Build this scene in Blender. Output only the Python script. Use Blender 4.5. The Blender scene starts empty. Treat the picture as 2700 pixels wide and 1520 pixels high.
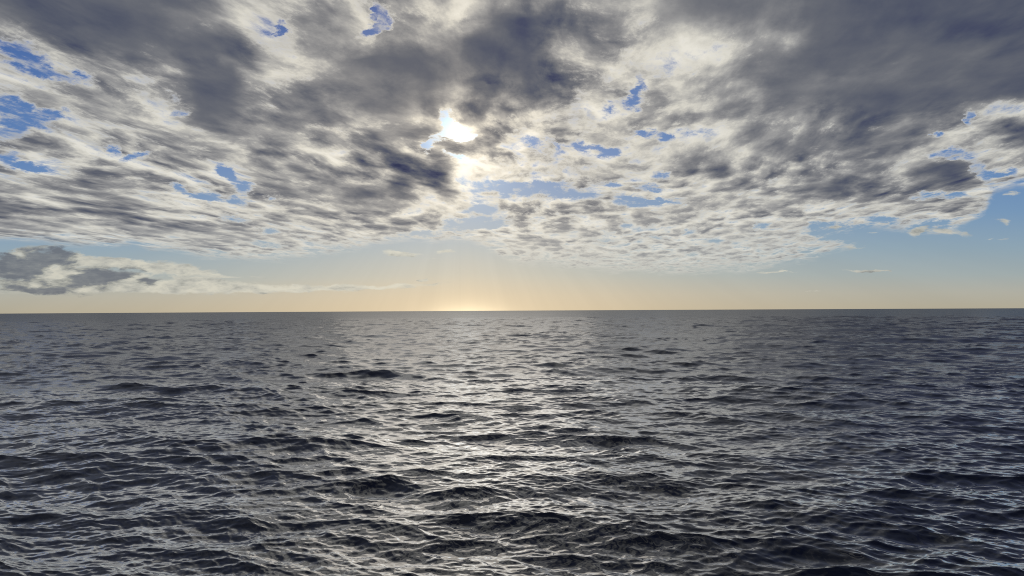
import bpy, math
import numpy as np
from mathutils import Vector

# ------------------------------------------------------------------ camera
sc = bpy.context.scene
F = 1928.0                 # focal length in photo pixels (2700 wide)
HOR = 816.5                # photo row of the horizon at the picture's centre
CAM_H = 10.0
PITCH = math.atan((HOR - 760.0) / F)
cd = bpy.data.cameras.new("camera")
cam = bpy.data.objects.new("camera", cd)
sc.collection.objects.link(cam)
cd.sensor_width = 36.0
cd.lens = 36.0 * F / 2700.0
cd.clip_start = 0.1
cd.clip_end = 200000.0
cam.location = (0, 0, CAM_H)
cam.rotation_mode = 'XYZ'
from mathutils import Matrix
cam.rotation_euler = (Matrix.Rotation(math.pi / 2 + PITCH, 3, 'X') @
                      Matrix.Rotation(math.radians(-0.30), 3, 'Z')).to_euler()
sc.camera = cam

# ------------------------------------------------------------------ exposure
sc.view_settings.view_transform = 'Standard'
sc.view_settings.look = 'None'
sc.view_settings.exposure = 0.0
sc.view_settings.gamma = 1.0
sc.render.engine = 'CYCLES'
sc.cycles.use_denoising = False
sc.cycles.max_bounces = 4
sc.cycles.glossy_bounces = 2
sc.cycles.sample_clamp_direct = 0.0
sc.cycles.sample_clamp_indirect = 4.0
sc.cycles.pixel_filter_type = 'BLACKMAN_HARRIS'
sc.cycles.filter_width = 1.05

# ------------------------------------------------------------------ sun
SUN_AZ = math.atan(-0.070)           # a little left of straight ahead
SUN_EL = math.atan(0.240)
sdir = Vector((math.sin(SUN_AZ) * math.cos(SUN_EL), math.cos(SUN_AZ) * math.cos(SUN_EL), math.sin(SUN_EL)))
ld = bpy.data.lights.new("sun", 'SUN')
ld.energy = 0.06
ld.angle = math.radians(20.0)         # veiled by thin cloud
ld.color = (1.0, 0.90, 0.74)
sun = bpy.data.objects.new("sun", ld)
sun.rotation_euler = (-sdir).to_track_quat('-Z', 'Y').to_euler()
sun.location = (0, 0, 400)
sc.collection.objects.link(sun)


# ------------------------------------------------------------------ sky
def uv(px, py):
    return (px - 1350.0) / F, (HOR - py) / F


class G:
    """Small expression layer over shader nodes."""
    def __init__(self, nt):
        self.nt = nt; self.n = nt.nodes; self.l = nt.links

    def put(self, sock, v):
        if isinstance(v, bpy.types.NodeSocket):
            self.l.new(v, sock)
        else:
            sock.default_value = v

    def m(self, op, a, b=None, c=None, clamp=False):
        x = self.n.new('ShaderNodeMath'); x.operation = op; x.use_clamp = clamp
        self.put(x.inputs[0], a)
        if b is not None: self.put(x.inputs[1], b)
        if c is not None: self.put(x.inputs[2], c)
        return x.outputs[0]

    def add(self, a, b): return self.m('ADD', a, b)
    def sub(self, a, b): return self.m('SUBTRACT', a, b)
    def mul(self, a, b): return self.m('MULTIPLY', a, b)
    def div(self, a, b): return self.m('DIVIDE', a, b)
    def mad(self, a, b, c): return self.m('MULTIPLY_ADD', a, b, c)
    def mx(self, a, b): return self.m('MAXIMUM', a, b)
    def mn(self, a, b): return self.m('MINIMUM', a, b)

    def v(self, op, a, b=None, scale=None):
        x = self.n.new('ShaderNodeVectorMath'); x.operation = op
        self.put(x.inputs[0], a)
        if b is not None: self.put(x.inputs[1], b)
        if scale is not None: self.put(x.inputs[3], scale)
        return x.outputs['Value'] if op in ('LENGTH', 'DOT_PRODUCT', 'DISTANCE') else x.outputs['Vector']

    def xyz(self, a, b, c=0.0):
        x = self.n.new('ShaderNodeCombineXYZ')
        for s, q in zip(x.inputs, (a, b, c)): self.put(s, q)
        return x.outputs[0]

    def sep(self, a):
        x = self.n.new('ShaderNodeSeparateXYZ'); self.put(x.inputs[0], a)
        return x.outputs

    def noise(self, vec, scale, detail=4.0, rough=0.5, dim='3D', dist=0.0, out='Fac', w=0.0):
        x = self.n.new('ShaderNodeTexNoise'); x.noise_dimensions = dim
        self.put(x.inputs['Vector'], vec)
        self.put(x.inputs['Scale'], scale)
        self.put(x.inputs['Detail'], detail)
        self.put(x.inputs['Roughness'], rough)
        self.put(x.inputs['Distortion'], dist)
        return x.outputs[out]

    def voro(self, vec, scale, smooth=0.35):
        x = self.n.new('ShaderNodeTexVoronoi'); x.voronoi_dimensions = '2D'; x.feature = 'SMOOTH_F1'
        self.put(x.inputs['Vector'], vec)
        x.inputs['Scale'].default_value = scale
        x.inputs['Smoothness'].default_value = smooth
        return x.outputs['Distance']

    def mapping(self, vec, loc=(0, 0, 0), rot=0.0, scale=(1, 1, 1)):
        x = self.n.new('ShaderNodeMapping')
        self.put(x.inputs['Vector'], vec)
        x.inputs['Location'].default_value = loc
        x.inputs['Rotation'].default_value = (0, 0, rot)
        x.inputs['Scale'].default_value = scale
        return x.outputs[0]

    def step(self, x, a, b, smooth=True):
        r = self.n.new('ShaderNodeMapRange')
        r.interpolation_type = 'SMOOTHSTEP' if smooth else 'LINEAR'
        self.put(r.inputs['Value'], x); self.put(r.inputs['From Min'], a); self.put(r.inputs['From Max'], b)
        r.inputs['To Min'].default_value = 0.0; r.inputs['To Max'].default_value = 1.0
        return r.outputs[0]

    def mixc(self, f, a, b, mode='MIX'):
        x = self.n.new('ShaderNodeMix'); x.data_type = 'RGBA'; x.blend_type = mode
        x.clamp_factor = True
        self.put(x.inputs[0], f); self.put(x.inputs[6], a); self.put(x.inputs[7], b)
        return x.outputs[2]

    def ramp(self, fac, stops, interp='LINEAR'):
        x = self.n.new('ShaderNodeValToRGB'); r = x.color_ramp; r.interpolation = interp
        while len(r.elements) > 1: r.elements.remove(r.elements[-1])
        for i, (p, c) in enumerate(stops):
            e = r.elements[0] if i == 0 else r.elements.new(p)
            e.position = p
            e.color = (*c, 1.0) if len(c) == 3 else c
        self.put(x.inputs[0], fac)
        return x.outputs[0]

    def blob(self, vec, px, py, rx, ry, rot, amp, acc):
        """acc + amp * cone with elliptical base (radius rx, ry photo px)."""
        x = self.n.new('ShaderNodeTexGradient'); x.gradient_type = 'SPHERICAL'
        tm = x.texture_mapping
        tm.vector_type = 'TEXTURE'
        u, v = uv(px, py)
        tm.translation = (u, v, 0.0)
        tm.rotation = (0, 0, math.radians(-rot))
        tm.scale = (rx / F, ry / F, 1.0)
        self.put(x.inputs[0], vec)
        return self.mad(x.outputs['Fac'], amp, acc)

    def field(self, u, v, us, vs, M, rank):
        """sum_k f_k(u) g_k(v): a smooth field over the sky from a small table."""
        Uu, S, Vt = np.linalg.svd(M.T, full_matrices=False)   # rows: u samples
        acc = None
        u0, u1 = us[0], us[-1]; v0, v1 = vs[0], vs[-1]
        fu = self.div(self.sub(u, u0), u1 - u0)
        fv = self.div(self.sub(v, v0), v1 - v0)
        for k in range(0, rank, 3):
            A = np.zeros((len(us), 3)); B = np.zeros((len(vs), 3))
            for j in range(3):
                if k + j < min(rank, len(S)):
                    A[:, j] = Uu[:, k + j] * math.sqrt(S[k + j])
                    B[:, j] = Vt[k + j, :] * math.sqrt(S[k + j])
            ma = np.abs(A).max() + 1e-6; mb = np.abs(B).max() + 1e-6
            ra = self.ramp(fu, [((x - u0) / (u1 - u0), tuple(0.5 + 0.5 * a / ma)) for x, a in zip(us, A)])
            rb = self.ramp(fv, [((x - v0) / (v1 - v0), tuple(0.5 + 0.5 * a / mb)) for x, a in zip(vs, B)])
            va = self.v('SUBTRACT', ra, (0.5, 0.5, 0.5)); vb = self.v('SUBTRACT', rb, (0.5, 0.5, 0.5))
            d = self.mul(self.v('DOT_PRODUCT', va, vb), 4.0 * ma * mb)
            acc = d if acc is None else self.add(acc, d)
        return acc


def lin(r, g, b):
    f = lambda c: c / 12.92 if c <= 0.04045 else ((c + 0.055) / 1.055) ** 2.4
    return tuple(f(c / 255.0) for c in (r, g, b))


# thickness of the cloud deck over the sky: 32 columns by 50-pixel rows, 0 thin .. 9 thick
DECK = [
    "78888765" "23313556" "44546777" "67889999",
    "67887775" "14414457" "85546666" "67789999",
    "23577776" "02525568" "83245456" "57878888",
    "22147666" "21577667" "73323346" "78877778",
    "22430578" "24666765" "71211256" "76777788",
    "13341177" "35566656" "51111265" "77787778",
    "21343276" "36556532" "51323655" "65666532",
    "34232336" "55356513" "12312236" "55666246",
    "23231434" "55254042" "11112255" "66664125",
    "32343321" "44545300" "01222554" "42545732",
    "54543221" "43566401" "00112343" "57536511",
    "64565322" "34343111" "22233324" "22222311",
    "55445444" "22234311" "22211232" "22121111",
    "11112233" "31111111" "33111111" "11111111",
    "11111111" "11111111" "01111111" "11111111",
]
M = np.array([[float(c) for c in r] for r in DECK]) / 9.0
M = M ** 1.2
US = [uv(2700.0 * i / 31, 0)[0] for i in range(32)]
VS = [uv(0, 50.0 * i)[1] for i in range(15)]
M2 = M[::-1]; VS2 = VS[::-1]

# lower rim of the deck, photo px (x, y)
RIM = [(0, 628), (110, 634), (200, 648), (290, 642), (350, 634), (390, 658), (500, 672), (600, 683), (690, 686),
       (790, 684), (870, 670), (950, 660), (1000, 645), (1080, 634), (1140, 640), (1240, 642), (1300, 665),
       (1350, 692), (1450, 704), (1550, 715), (1650, 723), (1800, 724), (1990, 721), (2090, 697), (2160, 685),
       (2250, 656), (2300, 603), (2420, 622), (2520, 622), (2600, 575), (2640, 515), (2700, 500)]

# blue openings in the deck: x, y, rx, ry, rotation, strength
OPEN = [
    (50, 132, 105, 48, 20, 1), (168, 188, 95, 26, 12, 1), (50, 292, 130, 38, 18, 1.1), (15, 338, 70, 30, 0, 1),
    (150, 296, 45, 22, 0, .9), (5, 392, 45, 24, 0, .9), (50, 425, 100, 17, 6, .9), (290, 386, 32, 15, 25, .8),
    (350, 404, 60, 15, -20, .8), (470, 238, 40, 22, 30, .6), (480, 280, 40, 14, -20, .7),
    (605, 447, 42, 20, 40, .9), (545, 512, 60, 16, 15, .9), (480, 492, 40, 14, 25, .8), (645, 490, 36, 18, 30, .8),
    (628, 528, 42, 20, 0, .9), (622, 573, 60, 14, 10, .9), (1000, 22, 30, 36, 0, 1.1), (975, 66, 60, 22, -20, 1.1),
    (743, 62, 22, 32, 0, .8), (1690, 224, 22, 44, 20, .7), (1682, 264, 56, 20, -8, .9), (1613, 280, 30, 22, 0, .6),
    (1695, 350, 46, 13, 6, .8), (1750, 362, 34, 18, 25, .8), (1535, 381, 50, 14, 8, .8), (1602, 398, 56, 20, 15, 1),
    (1400, 375, 40, 16, 20, .6), (1455, 375, 28, 16, 50, .6), (1400, 486, 150, 20, 4, 1), (1315, 488, 80, 22, 0, .75),
    (1460, 514, 180, 16, 3, .85), (1672, 532, 75, 18, 5, 1), (1705, 498, 46, 13, 0, .9), (1745, 461, 36, 11, -12, .7),
    (1602, 486, 44, 11, 4, .7), (1765, 532, 80, 9, 0, .7), (1652, 594, 30, 10, 8, .7), (2012, 598, 30, 16, 0, .8),
    (1282, 546, 75, 22, 0, 1), (1250, 588, 130, 22, -4, 1.1), (1105, 617, 75, 11, 0, .9), (706, 603, 50, 12, 5, .8),
    (700, 641, 65, 13, 8, .7), (708, 517, 26, 14, -20, .7), (2560, 314, 24, 28, 0, 1), (2482, 350, 24, 12, -15, .8),
    (2508, 415, 80, 24, 3, 1.1), (2597, 457, 55, 24, 35, 1), (2652, 457, 50, 11, -8, .8), (2480, 521, 130, 11, 0, .9),
    (2470, 598, 70, 14, -12, .9), (2350, 582, 60, 10, 0, .8), (2222, 616, 110, 30, 3, 1.4), (2170, 600, 40, 14, 0, .8),
    (1590, 636, 50, 9, 5, .5), (1830, 615, 36, 8, 0, .6), (1900, 640, 60, 8, 5, .5), (1740, 630, 50, 7, 8, .5),
]
# the torn gap in front of the sun
SUNGAP = [(1172, 298, 36, 34, 0, 1), (1188, 335, 40, 40, 10, 1.1), (1158, 372, 40, 24, -35, 1.1),
          (1228, 360, 34, 15, 0, .9), (1140, 392, 26, 18, 40, 1), (1205, 406, 40, 14, 15, .9)]
# extra dark puffs on the deck
DARK = [(1165, 458, 78, 70, 0, 1.25), (1238, 388, 95, 38, 8, 1.0), (1060, 450, 90, 80, 60, .35), (1290, 150, 270, 170, 0, .50), (1030, 190, 200, 100, 0, .35), (1172, 462, 60, 56, 0, .9), (1300, 440, 150, 80, 0, -.35), (1200, 540, 120, 50, 0, -.3), (1320, 400, 60, 18, 0, .5), (1060, 445, 70, 60, 60, .5),
        (1050, 480, 60, 34, 0, .4), (1100, 583, 90, 24, -4, .45), (1040, 603, 120, 18, 0, .35), (2225, 492, 130, 30, 6, .45),
        (2520, 470, 130, 52, 8, .6), (1890, 455, 110, 42, 12, .4), (1180, 250, 200, 60, 0, .2), (1430, 160, 120, 140, 0, .55),
        (2690, 370, 50, 60, 0, .5), (1830, 315, 90, 28, -15, .4), (1290, 330, 60, 22, 0, .3), (960, 500, 140, 40, 0, .35),
        (690, 305, 60, 22, 10, .3), (300, 555, 140, 30, 8, .3), (2350, 520, 60, 20, 0, .3), (380, 290, 120, 18, 28, .35),
        (300, 240, 110, 16, 25, .3), (1000, 562, 80, 14, 0, .3), (860, 560, 60, 14, 0, .3)]
# separate low clouds near the horizon: cover
LOW = [(60, 690, 190, 52, -8, 1.2), (200, 725, 190, 40, 5, 1.1), (110, 755, 230, 26, 0, 1.1), (330, 725, 190, 30, -5, .9),
       (330, 688, 260, 18, 4, 1.0), (500, 712, 240, 13, 5, .85), (400, 752, 260, 24, 4, .95), (600, 755, 240, 20, 2, .9), (820, 757, 280, 14, 0, .85),
       (1020, 754, 190, 9, -2, .8), (510, 740, 110, 20, 6, .8), (1050, 666, 95, 8, 3, .9), (1165, 661, 40, 7, 0, .9),
       (1125, 738, 26, 4, 0, .7), (1140, 684, 40, 4, 0, .5), (560, 728, 120, 5, 0, .5), (2275, 720, 75, 4.5, 0, .9),
       (2060, 721, 80, 4, 2, .8), (2205, 606, 34, 5, -4, .6), (2305, 617, 44, 6, -6, .6), (2630, 638, 66, 5, -3, .6),
       (2650, 592, 46, 10, 15, .55), (2260, 657, 60, 5, 0, .5), (2665, 516, 60, 9, -3, .6), (2510, 620, 70, 13, 8, .6),
       (2420, 618, 50, 13, -20, .65), (2615, 530, 40, 8, 0, .6), (2140, 773, 16, 3, 0, .5), (2240, 606, 40, 6, 0, .0)]
LOWD = [(90, 690, 150, 46, -18, 1.3), (5, 672, 50, 34, 0, 1), (250, 727, 160, 26, -10, 1.3), (405, 738, 44, 18, -12, 1.0),
        (100, 762, 230, 17, 4, .9), (215, 705, 60, 20, 10, .3), (150, 655, 70, 16, -10, .6), (350, 715, 60, 20, -10, .5)]


def build_world():
    w = bpy.data.worlds.new("World"); sc.world = w; w.use_nodes = True
    nt = w.node_tree; nt.nodes.clear(); g = G(nt)
    out = nt.nodes.new('ShaderNodeOutputWorld')
    bg = nt.nodes.new('ShaderNodeBackground')
    nt.links.new(bg.outputs[0], out.inputs[0])
    tc = nt.nodes.new('ShaderNodeTexCoord').outputs['Generated']
    d = g.v('NORMALIZE', tc)
    X, Y, Z = g.sep(d)
    Zc = g.mx(Z, 0.0)
    hor = g.m('SQRT', g.mad(X, X, g.mul(Y, Y)))
    Yp = g.mx(g.mx(Y, g.mul(hor, 0.45)), 0.02)
    U = g.div(X, Yp); V = g.div(Zc, Yp)

    # cloud-deck plane, seen in perspective (rounded off by the earth's curve)
    q = g.xyz(g.div(X, g.add(Zc, 0.048)), g.div(Y, g.add(Zc, 0.048)), 0.0)
    qs = g.mapping(q, rot=math.radians(7.5))              # streets of cloud run away to the right
    qa = g.mapping(qs, scale=(1.0, 0.50, 1.0))
    warp = g.noise(qa, 1.1, 3, .5, '2D', out='Color')
    wv = g.v('SCALE', g.v('SUBTRACT', warp, (.5, .5, .5)), scale=0.26)
    qw = g.v('ADD', qa, wv)
    # two looks at the same cells, one a step nearer the sun, give relief
    n_big = g.noise(qw, 1.25, 2, .5, '2D')
    pw = g.v('SCALE', g.v('SUBTRACT', g.noise(qw, 6.0, 5, .62, '2D', out='Color'), (.5, .5, .5)), scale=.13)
    cells = g.mad(g.voro(g.v('ADD', qw, pw), 5.6), -.62, g.mad(g.noise(qw, 3.8, 3.0, .50, '2D'), .62, .43))
    puff = g.noise(qw, 11.5, 6, .58, '2D')
    pierce = (sdir.x / (sdir.z + .048), sdir.y / (sdir.z + .048), 0.0)
    tosun = g.mapping(g.v('NORMALIZE', g.v('SUBTRACT', pierce, q)), rot=math.radians(7.5))
    qn = g.v('ADD', qw, g.v('SCALE', g.v('MULTIPLY', tosun, (1.0, .50, 1.0)), scale=.036))
    cells2 = g.mad(g.voro(g.v('ADD', qn, pw), 5.6), -.62, g.mad(g.noise(qn, 3.8, 3.0, .50, '2D'), .62, .43))
    puff2 = g.noise(qn, 11.5, 4, .5, '2D')
    relief = g.add(g.sub(cells2, cells), g.mul(g.sub(puff2, puff), .30))
    n_mid = g.mad(cells, .66, g.mul(puff, .40))
    # soft streaked veil under the thick banks
    n_veil = g.noise(g.mapping(qs, scale=(.8, .72, 1.0)), 1.9, 5, .52, '2D', dist=.3)
    # screen-like wobble of the hand-placed shapes: a direction-space noise
    uvv = g.xyz(U, V, 0.0)
    wob = g.noise(g.mapping(uvv, scale=(1.0, 2.2, 1.0)), 7.0, 7, .62, '2D', out='Color')
    damp = g.m('POWER', g.step(V, -0.02, 0.30, False), 0.8)
    wx = g.v('MULTIPLY', g.v('SUBTRACT', wob, (.5, .5, .5)), (0.060, 0.040, 0.0))
    uvw = g.v('ADD', uvv, g.v('SCALE', wx, scale=g.mad(damp, .8, .2)))
    wob2 = g.noise(g.mapping(uvv, scale=(1.0, 2.0, 1.0)), 46.0, 6, .68, '2D', out='Color')
    wx2 = g.v('MULTIPLY', g.v('SUBTRACT', wob2, (.5, .5, .5)), (0.036, 0.020, 0.0))
    uvr = g.v('ADD', uvw, g.v('SCALE', wx2, scale=g.mad(damp, .7, .3)))
    Uw, Vw, _ = g.sep(uvw)

    base = g.field(Uw, Vw, US, VS2, M2, 15)
    dk = g.blob(uvw, *DARK[0][:5], DARK[0][5], 0.0)
    for b in DARK[1:]: dk = g.blob(uvr, *b[:5], b[5], dk)
    op = 0.0
    for b in OPEN: op = g.blob(uvr, b[0], b[1], b[2] * 1.0, b[3] * 1.1, b[4], b[5], op)
    sg = 0.0
    for b in SUNGAP: sg = g.blob(uvr, b[0], b[1], b[2] * .88, b[3] * .88, b[4], b[5], sg)

    # rim of the deck
    fu = g.div(g.sub(Uw, US[0]), US[-1] - US[0])
    y0, y1 = 480.0, 740.0
    rim = g.ramp(fu, [(x / 2700.0, ((y - y0) / (y1 - y0),) * 3) for x, y in RIM])
    rimv = g.mad(rim, -(y1 - y0) / F, (HOR - y0) / F)      # V of the rim
    nr = g.sub(g.noise(qw, 2.4, 6, .65, '2D'), .5)
    rimd = g.sub(g.add(V, g.mul(nr, 0.020)), rimv)       # >0 above the rim
    rimcut = g.step(rimd, -0.004, 0.010)

    # ---------- thickness
    patch = g.mad(g.step(g.noise(qs, .9, 2, .5, '2D'), .38, .62), 1.2, 1.2)
    bands = g.sub(g.noise(g.mapping(qs, scale=(1.3, .6, 1.0)), 1.6, 4, .5, '2D'), .5)
    n_s = g.sub(g.step(n_mid, .33, .67), .5)
    t = g.mad(g.mul(n_s, patch), .36, g.mad(base, .92, -.08))
    t = g.mad(g.sub(n_big, .5), .35, g.mad(bands, .75, t))
    t = g.mad(g.mul(relief, patch), 1.0, t)
    t = g.add(t, g.mul(dk, .75))
    # cells matter less inside thick banks
    thick = g.step(base, .45, .75)
    soft = g.mad(g.sub(n_veil, .5), .55, g.add(base, g.mul(dk, .4)))
    t = g.m('ADD', g.mul(t, g.sub(1.0, g.mul(thick, .72))), g.mul(soft, g.mul(thick, .72)))
    # ---------- cover
    fine = g.sub(g.noise(qw, 11.0, 8, .72, '2D'), .5)
    cov = g.mad(g.sub(n_mid, .5), 1.7, .52)
    cov = g.mad(fine, 1.7, cov)
    cov = g.add(cov, g.add(g.mul(base, 1.05), g.mul(g.mx(dk, 0.0), .9)))
    cov = g.sub(cov, g.mul(g.mn(op, .60), 1.25))
    cov = g.sub(cov, g.mul(g.mn(sg, .48), 1.6))
    cov = g.sub(cov, g.mul(g.sub(1.0, g.step(rimd, -0.002, 0.030)), .32))
    alpha = g.mul(g.step(cov, -.10, .70), rimcut)
    far = g.step(V, .02, .22)
    t = g.mul(t, g.mad(far, .5, .5))
    t = g.sub(t, g.mul(g.sub(1.0, g.step(cov, .20, .95)), g.mad(g.mx(t, 0.0), .95, .12)))
    t = g.mad(g.mul(fine, g.mad(far, .6, .4)), g.mad(thick, -.46, .62), t)
    t = g.div(g.add(t, .35), 1.62)
    t = g.mul(t, g.mad(g.m('EXPONENT', g.mul(g.m('ARCCOSINE', g.mn(g.v('DOT_PRODUCT', d, tuple(sdir)), .99999)), -6.0)), -.22, 1.0))
#        # thin, bright edges round every opening

    # ---------- light through the cloud
    sv = (sdir.x, sdir.y, sdir.z)
    cosang = g.v('DOT_PRODUCT', d, sv)
    ang = g.m('ARCCOSINE', g.mn(cosang, 0.99999))
    near = g.m('EXPONENT', g.mul(ang, -11.0))
    wide = g.m('EXPONENT', g.mul(ang, -2.6))
    cl = g.ramp(t, [(0.0, lin(228, 227, 219)), (0.15, lin(212, 211, 203)), (0.25, lin(188, 188, 184)), (0.367, lin(158, 159, 160)),
                    (0.50, lin(128, 130, 135)), (0.633, lin(103, 107, 117)), (0.76, lin(84, 90, 107)), (0.86, lin(68, 74, 100)), (1.0, lin(50, 56, 86))], 'LINEAR')
    thin = g.m('POWER', g.sub(1.0, g.mn(g.mul(t, 1.2), 1.0)), 2.5)
    warm = g.mixc(g.m('EXPONENT', g.mul(ang, -4.5)), (1.0, 1.0, 1.0, 1), (1.10, 1.0, .88, 1))
    gain = g.mad(g.mul(near, thin), .45, g.mad(wide, .20, .90))
    cl = g.v('MULTIPLY', cl, warm)
    cl = g.v('SCALE', cl, scale=gain)

    # ---------- clear air
    sky = nt.nodes.new('ShaderNodeTexSky'); sky.sky_type = 'NISHITA'; sky.sun_disc = False
    sky.sun_elevation = SUN_EL; sky.sun_rotation = SUN_AZ
    sky.dust_density = 1.5; sky.air_density = 1.0; sky.ozone_density = 1.5
    nsh = g.v('SCALE', sky.outputs[0], scale=0.05)
    vv = g.div(V, 0.45)
    clear = g.ramp(vv, [(0.0, lin(176, 171, 153)), (0.045, lin(174, 175, 165)), (0.10, lin(158, 172, 175)), (0.18, lin(139, 164, 181)),
                        (0.29, lin(115, 150, 186)), (0.45, lin(92, 131, 184)), (0.7, lin(76, 115, 174)), (1.0, lin(52, 84, 152))])
    clear = g.mixc(0.08, clear, nsh)
    # haze glow low under the sun
    du = g.sub(U, -0.060)
    gl = g.m('EXPONENT', g.mul(g.m('ABSOLUTE', du), -5.2))
    glc = g.ramp(vv, [(0.0, (.92, .92, .92)), (.05, (.48, .48, .48)), (.11, (.24, .24, .24)), (.2, (.12, .12, .12)), (.4, (.02, .02, .02)), (.5, (.0, .0, .0)), (1, (.0, .0, .0))])
    glf = g.mul(gl, glc)
    clear = g.mixc(glf, clear, (*lin(242, 220, 184), 1))
    core = g.m('EXPONENT', g.add(g.mul(g.mul(du, du), -420.0), g.mul(V, -110.0)))
    clear = g.v('ADD', clear, g.v('SCALE', g.xyz(1.0, .84, .52), scale=g.mul(core, .30)))
    # the open air beside the sun itself
    hot = g.m('EXPONENT', g.mul(ang, -34.0))
    clear = g.v('ADD', clear, g.v('SCALE', g.xyz(.80, .98, 1.0), scale=g.mul(hot, 1.7)))
    # faint beams fanning down from the sun
    an = g.m('ARCTAN2', g.sub(U, math.tan(SUN_AZ)), g.sub(V, .24))
    bn = g.noise(g.xyz(an, 0.0, 0.0), 9.0, 3, .6, '2D')
    beam = g.mul(g.sub(bn, .5), g.mul(g.sub(1.0, g.step(V, .06, .16)), .10))
    clear = g.v('SCALE', clear, scale=g.add(beam, 1.0))

    # ---------- low separate clouds
    ql = g.v('ADD', g.mapping(uvv, scale=(1.0, 3.6, 1.0)), (0, 0, 0))
    wl = g.noise(ql, 22.0, 6, .6, '2D', out='Color')
    wlv = g.v('MULTIPLY', g.v('SUBTRACT', wl, (.5, .5, .5)), (0.045, 0.013, 0.0))
    uvl = g.v('ADD', uvv, wlv)
    lc = 0.0
    for b in LOW: lc = g.blob(uvl, b[0], b[1], b[2], b[3], b[4], b[5], lc)
    ldk = 0.0
    for b in LOWD: ldk = g.blob(uvl, *b[:5], b[5], ldk)
    nl = g.sub(g.noise(ql, 30.0, 7, .6, '2D'), .5)
    nl2 = g.sub(g.noise(g.mapping(uvl, scale=(1.0, 2.3, 1.0)), 17.0, 8, .62, '2D'), .5)
    lcov = g.step(g.add(g.mul(g.mad(nl2, 2.1, g.mul(nl, .7)), g.step(lc, .0, .3)), lc), .12, .62)
    lt = g.step(g.mad(nl2, 1.0, g.mad(nl, .7, ldk)), .05, .80)
    lcol = g.ramp(g.mad(nl2, .9, g.mad(nl, .8, g.mad(lt, .72, .10))), [(0.0, lin(212, 209, 194)), (.25, lin(184, 184, 175)), (.45, lin(160, 161, 154)), (.7, lin(128, 132, 136)), (.95, lin(108, 113, 122))])
    lcol = g.v('SCALE', lcol, scale=g.mad(wide, .35, .88))
    lcol = g.mixc(g.mul(glf, .5), lcol, (*lin(250, 225, 178), 1))

    deckhaze = g.mul(g.sub(1.0, g.step(V, .02, .14)), .22)
    cl = g.mixc(deckhaze, cl, clear)
    col = g.mixc(alpha, clear, cl)
    col = g.mixc(g.mul(lcov, .93), col, lcol)
    g.put(bg.inputs['Color'], col)
    bg.inputs['Strength'].default_value = 1.0
    w.cycles.sampling_method = 'MANUAL'
    w.cycles.sample_map_resolution = 512


build_world()
# ------------------------------------------------------------------ sea
WIND = math.radians(-102.0)          # the waves run towards the viewer, a little from the right
EDGES = [90.0, 24.0, 12.0, 6.0, 3.0, 1.5, 0.7, 0.35, 0.17, 0.085]
SLOPE = [.028, .056, .076, .086, .094, .096, .086, .054, .020]
SPREAD = [4, 3, 2.2, 1.7, 1.4, 1.2, 1.1, 1.0, 1.0]
PATCH = [(430.0, 1024), (430.0, 1024), (430.0, 1024), (71.0, 1024), (71.0, 1024), (71.0, 1024), (19.3, 1024), (19.3, 1024), (19.3, 1024)]
CHOP = [1, 1.2, 1.4, 1.4, 1.15, .95, .85, .8, .7]


def wave_bands(rng):
    bands = []
    for i in range(len(SLOPE)):
        L, n = PATCH[i]
        k1 = 2 * math.pi / EDGES[i]; k2 = 2 * math.pi / EDGES[i + 1]
        f = np.fft.fftfreq(n, L / n) * 2 * math.pi
        kx, ky = np.meshgrid(f, f, indexing='ij')
        k = np.hypot(kx, ky); k[0, 0] = 1e9
        c = (kx * math.cos(WIND) + ky * math.sin(WIND)) / k
        D = np.where(c > 0, np.abs(c) ** (2 * SPREAD[i]), 0.06 * np.abs(c) ** 2)
        band = np.clip((np.log(k / k1)) / .15 + .5, 0, 1) * np.clip((np.log(k2 / k)) / .15 + .5, 0, 1)
        amp = np.sqrt(D * k ** -4.0 * band)
        z = (rng.standard_normal((n, n)) + 1j * rng.standard_normal((n, n))) * amp
        h = np.fft.ifft2(z).real
        H = np.fft.fft2(h)
        gx = np.fft.ifft2(1j * kx * H).real; gy = np.fft.ifft2(1j * ky * H).real
        s = SLOPE[i] / math.sqrt((gx ** 2 + gy ** 2).mean())
        dx = np.fft.ifft2(1j * kx / k * H).real; dy = np.fft.ifft2(1j * ky / k * H).real
        bands.append((L, n, np.stack([dx * CHOP[i], dy * CHOP[i], h], -1).astype(np.float32) * np.float32(s)))
    return bands


def sample(B, L, n, x, y):
    fx = np.mod(x / L, 1.0) * n; fy = np.mod(y / L, 1.0) * n
    ix = np.floor(fx).astype(np.int32); iy = np.floor(fy).astype(np.int32)
    ax = (fx - ix).astype(np.float32)[..., None]; ay = (fy - iy).astype(np.float32)[..., None]
    ix %= n; iy %= n; jx = (ix + 1) % n; jy = (iy + 1) % n
    return ((B[ix, iy] * (1 - ax) + B[jx, iy] * ax) * (1 - ay) + (B[ix, jy] * (1 - ax) + B[jx, jy] * ax) * ay)


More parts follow.
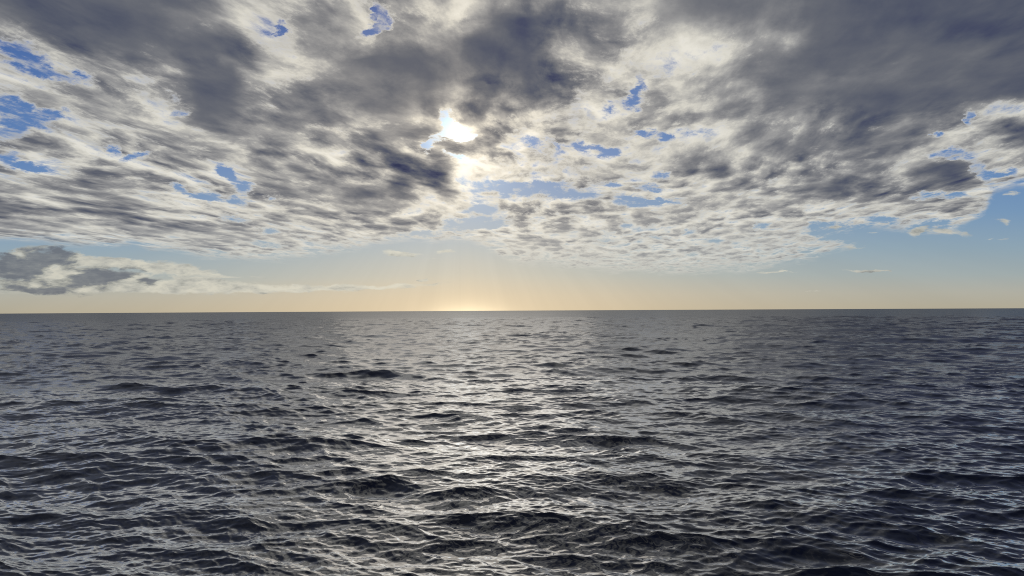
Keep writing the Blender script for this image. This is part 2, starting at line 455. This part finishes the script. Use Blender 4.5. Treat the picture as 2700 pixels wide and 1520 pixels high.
def build_sea():
    rng = np.random.default_rng(11)
    bands = wave_bands(rng)
    # rows run outward, spacing grows with distance; columns are dense where people look
    r = [0.6]
    while r[-1] < 16: r.append(r[-1] + 0.7)
    while r[-1] < 110: r.append(r[-1] * 1.0023)
    while r[-1] < 900: r.append(r[-1] * 1.0036)
    while r[-1] < 4000: r.append(r[-1] * 1.009)
    while r[-1] < 30000: r.append(r[-1] * 1.06)
    r = np.array(r)
    dense = np.radians(np.linspace(-50, 50, 1600))
    left = np.radians(np.linspace(50, 310, 150))[1:-1]
    th = np.concatenate([dense, left])
    nr, nc = len(r), len(th)
    dr = np.gradient(r)
    dth = np.gradient(np.concatenate([dense, [left[0]]]))[:-1].mean()
    R, T = np.meshgrid(r, th, indexing='ij')
    X = R * np.sin(T); Y = R * np.cos(T)
    ds = np.maximum(dr, r * dth)
    P = np.zeros((nr, nc, 3), np.float32)
    var = np.zeros(nr)
    # gusts: where the small ripples stand up and where the surface lies slick
    Lg, ng, Bg = bands[0]
    gust = None
    rots = [0, .35, -.5, .2, .7, -.3, .45, -.65, .15]
    for i, (L, n, B) in enumerate(bands):
        lam = EDGES[i + 1]
        w = np.clip((lam * 1.5 / ds - 1.1) / 1.0, 0, 1)
        rows = np.nonzero(w > 0)[0]
        var += SLOPE[i] ** 2 * (1 - w ** 2) * .5
        if len(rows) == 0: continue
        e = rows[-1] + 1
        # every patch is laid at its own angle so that the tiles never line up
        a = rots[i] * 0.12; ca, sa = math.cos(a), math.sin(a)
        xs, ys = X[:e] * ca + Y[:e] * sa + 37.1 * i, -X[:e] * sa + Y[:e] * ca + 91.7 * i
        # slow wander of the coordinates breaks the repeat of the small patches
        if i >= 3:
            xs = xs + 1.7 * np.sin(Y[:e] / 23.0 + 1.3 * np.sin(X[:e] / 41.0)); ys = ys + 1.9 * np.sin(X[:e] / 29.0 + 1.1 * np.sin(Y[:e] / 37.0))
        D = sample(B, L, n, xs, ys)
        dx = D[..., 0] * ca - D[..., 1] * sa; dy = D[..., 0] * sa + D[..., 1] * ca
        ww = w[:e, None]
        if i >= 4:
            gn = sample(bands[1][2][..., 2:3], 430.0, 1024, X[:e] * .55 + 11 * i, Y[:e] * .28 + 7)[..., 0]
            gn = gn / bands[1][2][..., 2].std()
            ww = ww * np.clip(1.0 + .33 * gn, .35, 1.8)
        P[:e, :, 0] += dx * ww; P[:e, :, 1] += dy * ww; P[:e, :, 2] += D[..., 2] * ww
    P[..., 0] += X; P[..., 1] += Y
    P[..., 2] -= (R ** 2 / (2 * 7.4e6)).astype(np.float32)     # the earth's curve
    co = P.reshape(-1, 3)
    i0 = np.arange(nr - 1)[:, None] * nc
    j = np.arange(nc)[None, :]; j1 = (j + 1) % nc
    quads = np.stack([i0 + j, i0 + nc + j, i0 + nc + j1, i0 + j1], -1).reshape(-1, 4)[:, ::-1].astype(np.int32)
    me = bpy.data.meshes.new("sea")
    centre = len(co)
    co = np.concatenate([co, [[0, 0, 0]]]).astype(np.float32)
    tris = np.stack([np.full(nc, centre), np.arange(nc), (np.arange(nc) + 1) % nc], -1)[:, ::-1].astype(np.int32)
    nq = len(quads)
    me.vertices.add(len(co)); me.vertices.foreach_set("co", co.ravel())
    loops = np.concatenate([quads.ravel(), tris.ravel()])
    me.loops.add(len(loops)); me.loops.foreach_set("vertex_index", loops)
    me.polygons.add(nq + nc)
    starts = np.concatenate([np.arange(nq) * 4, nq * 4 + np.arange(nc) * 3]).astype(np.int32)
    me.polygons.foreach_set("loop_start", starts)
    me.polygons.foreach_set("use_smooth", np.ones(nq + nc, bool))
    me.update(calc_edges=True)
    # chop too small for the mesh at that distance lives on as roughness
    at = me.attributes.new("ripple", 'FLOAT', 'POINT')
    rough = np.sqrt(np.sqrt(2 * var * .08))
    at.data.foreach_set("value", np.concatenate([np.repeat(np.maximum(rough, .0), nc), [0.1]]).astype(np.float32))
    ob = bpy.data.objects.new("sea", me); sc.collection.objects.link(ob)
    ob["kind"] = "structure"
    me.materials.append(sea_material())
    return ob


def sea_material():
    m = bpy.data.materials.new("sea_water"); m.use_nodes = True
    nt = m.node_tree; nt.nodes.clear(); g = G(nt)
    out = nt.nodes.new('ShaderNodeOutputMaterial')
    at = nt.nodes.new('ShaderNodeAttribute'); at.attribute_name = "ripple"
    deep = nt.nodes.new('ShaderNodeBsdfDiffuse'); deep.inputs['Color'].default_value = (0.002, 0.005, 0.020, 1)
    b = nt.nodes.new('ShaderNodeBsdfGlossy'); b.distribution = 'MULTI_GGX'
    b.inputs['Color'].default_value = (.955, .97, 1, 1)
    fr = nt.nodes.new('ShaderNodeFresnel'); fr.inputs['IOR'].default_value = 1.34
    mix = nt.nodes.new('ShaderNodeMixShader')
    g.put(mix.inputs[0], g.m('MINIMUM', g.mul(g.m('POWER', fr.outputs[0], 1.15), 2.9), g.mad(at.outputs['Fac'], -2.3, .94)))
    nt.links.new(deep.outputs[0], mix.inputs[1]); nt.links.new(b.outputs[0], mix.inputs[2])
    nt.links.new(mix.outputs[0], out.inputs[0])
    pos = nt.nodes.new('ShaderNodeTexCoord').outputs['Object']
    g.put(b.inputs['Roughness'], g.mx(at.outputs['Fac'], 0.02))
    rp = g.mapping(pos, rot=math.radians(12), scale=(.7, 1.25, 1.0))
    n1 = g.noise(rp, 7.0, 3, .55, '3D', dist=.4)
    n2 = g.noise(pos, .22, 3, .5, '3D')
    bu = nt.nodes.new('ShaderNodeBump')
    bu.inputs['Distance'].default_value = 0.0015
    g.put(bu.inputs['Strength'], g.mad(g.step(n2, .35, .65), .6, .3))
    g.put(bu.inputs['Height'], n1)
    nt.links.new(bu.outputs[0], b.inputs['Normal'])
    nt.links.new(bu.outputs[0], fr.inputs['Normal'])
    return m


build_sea()
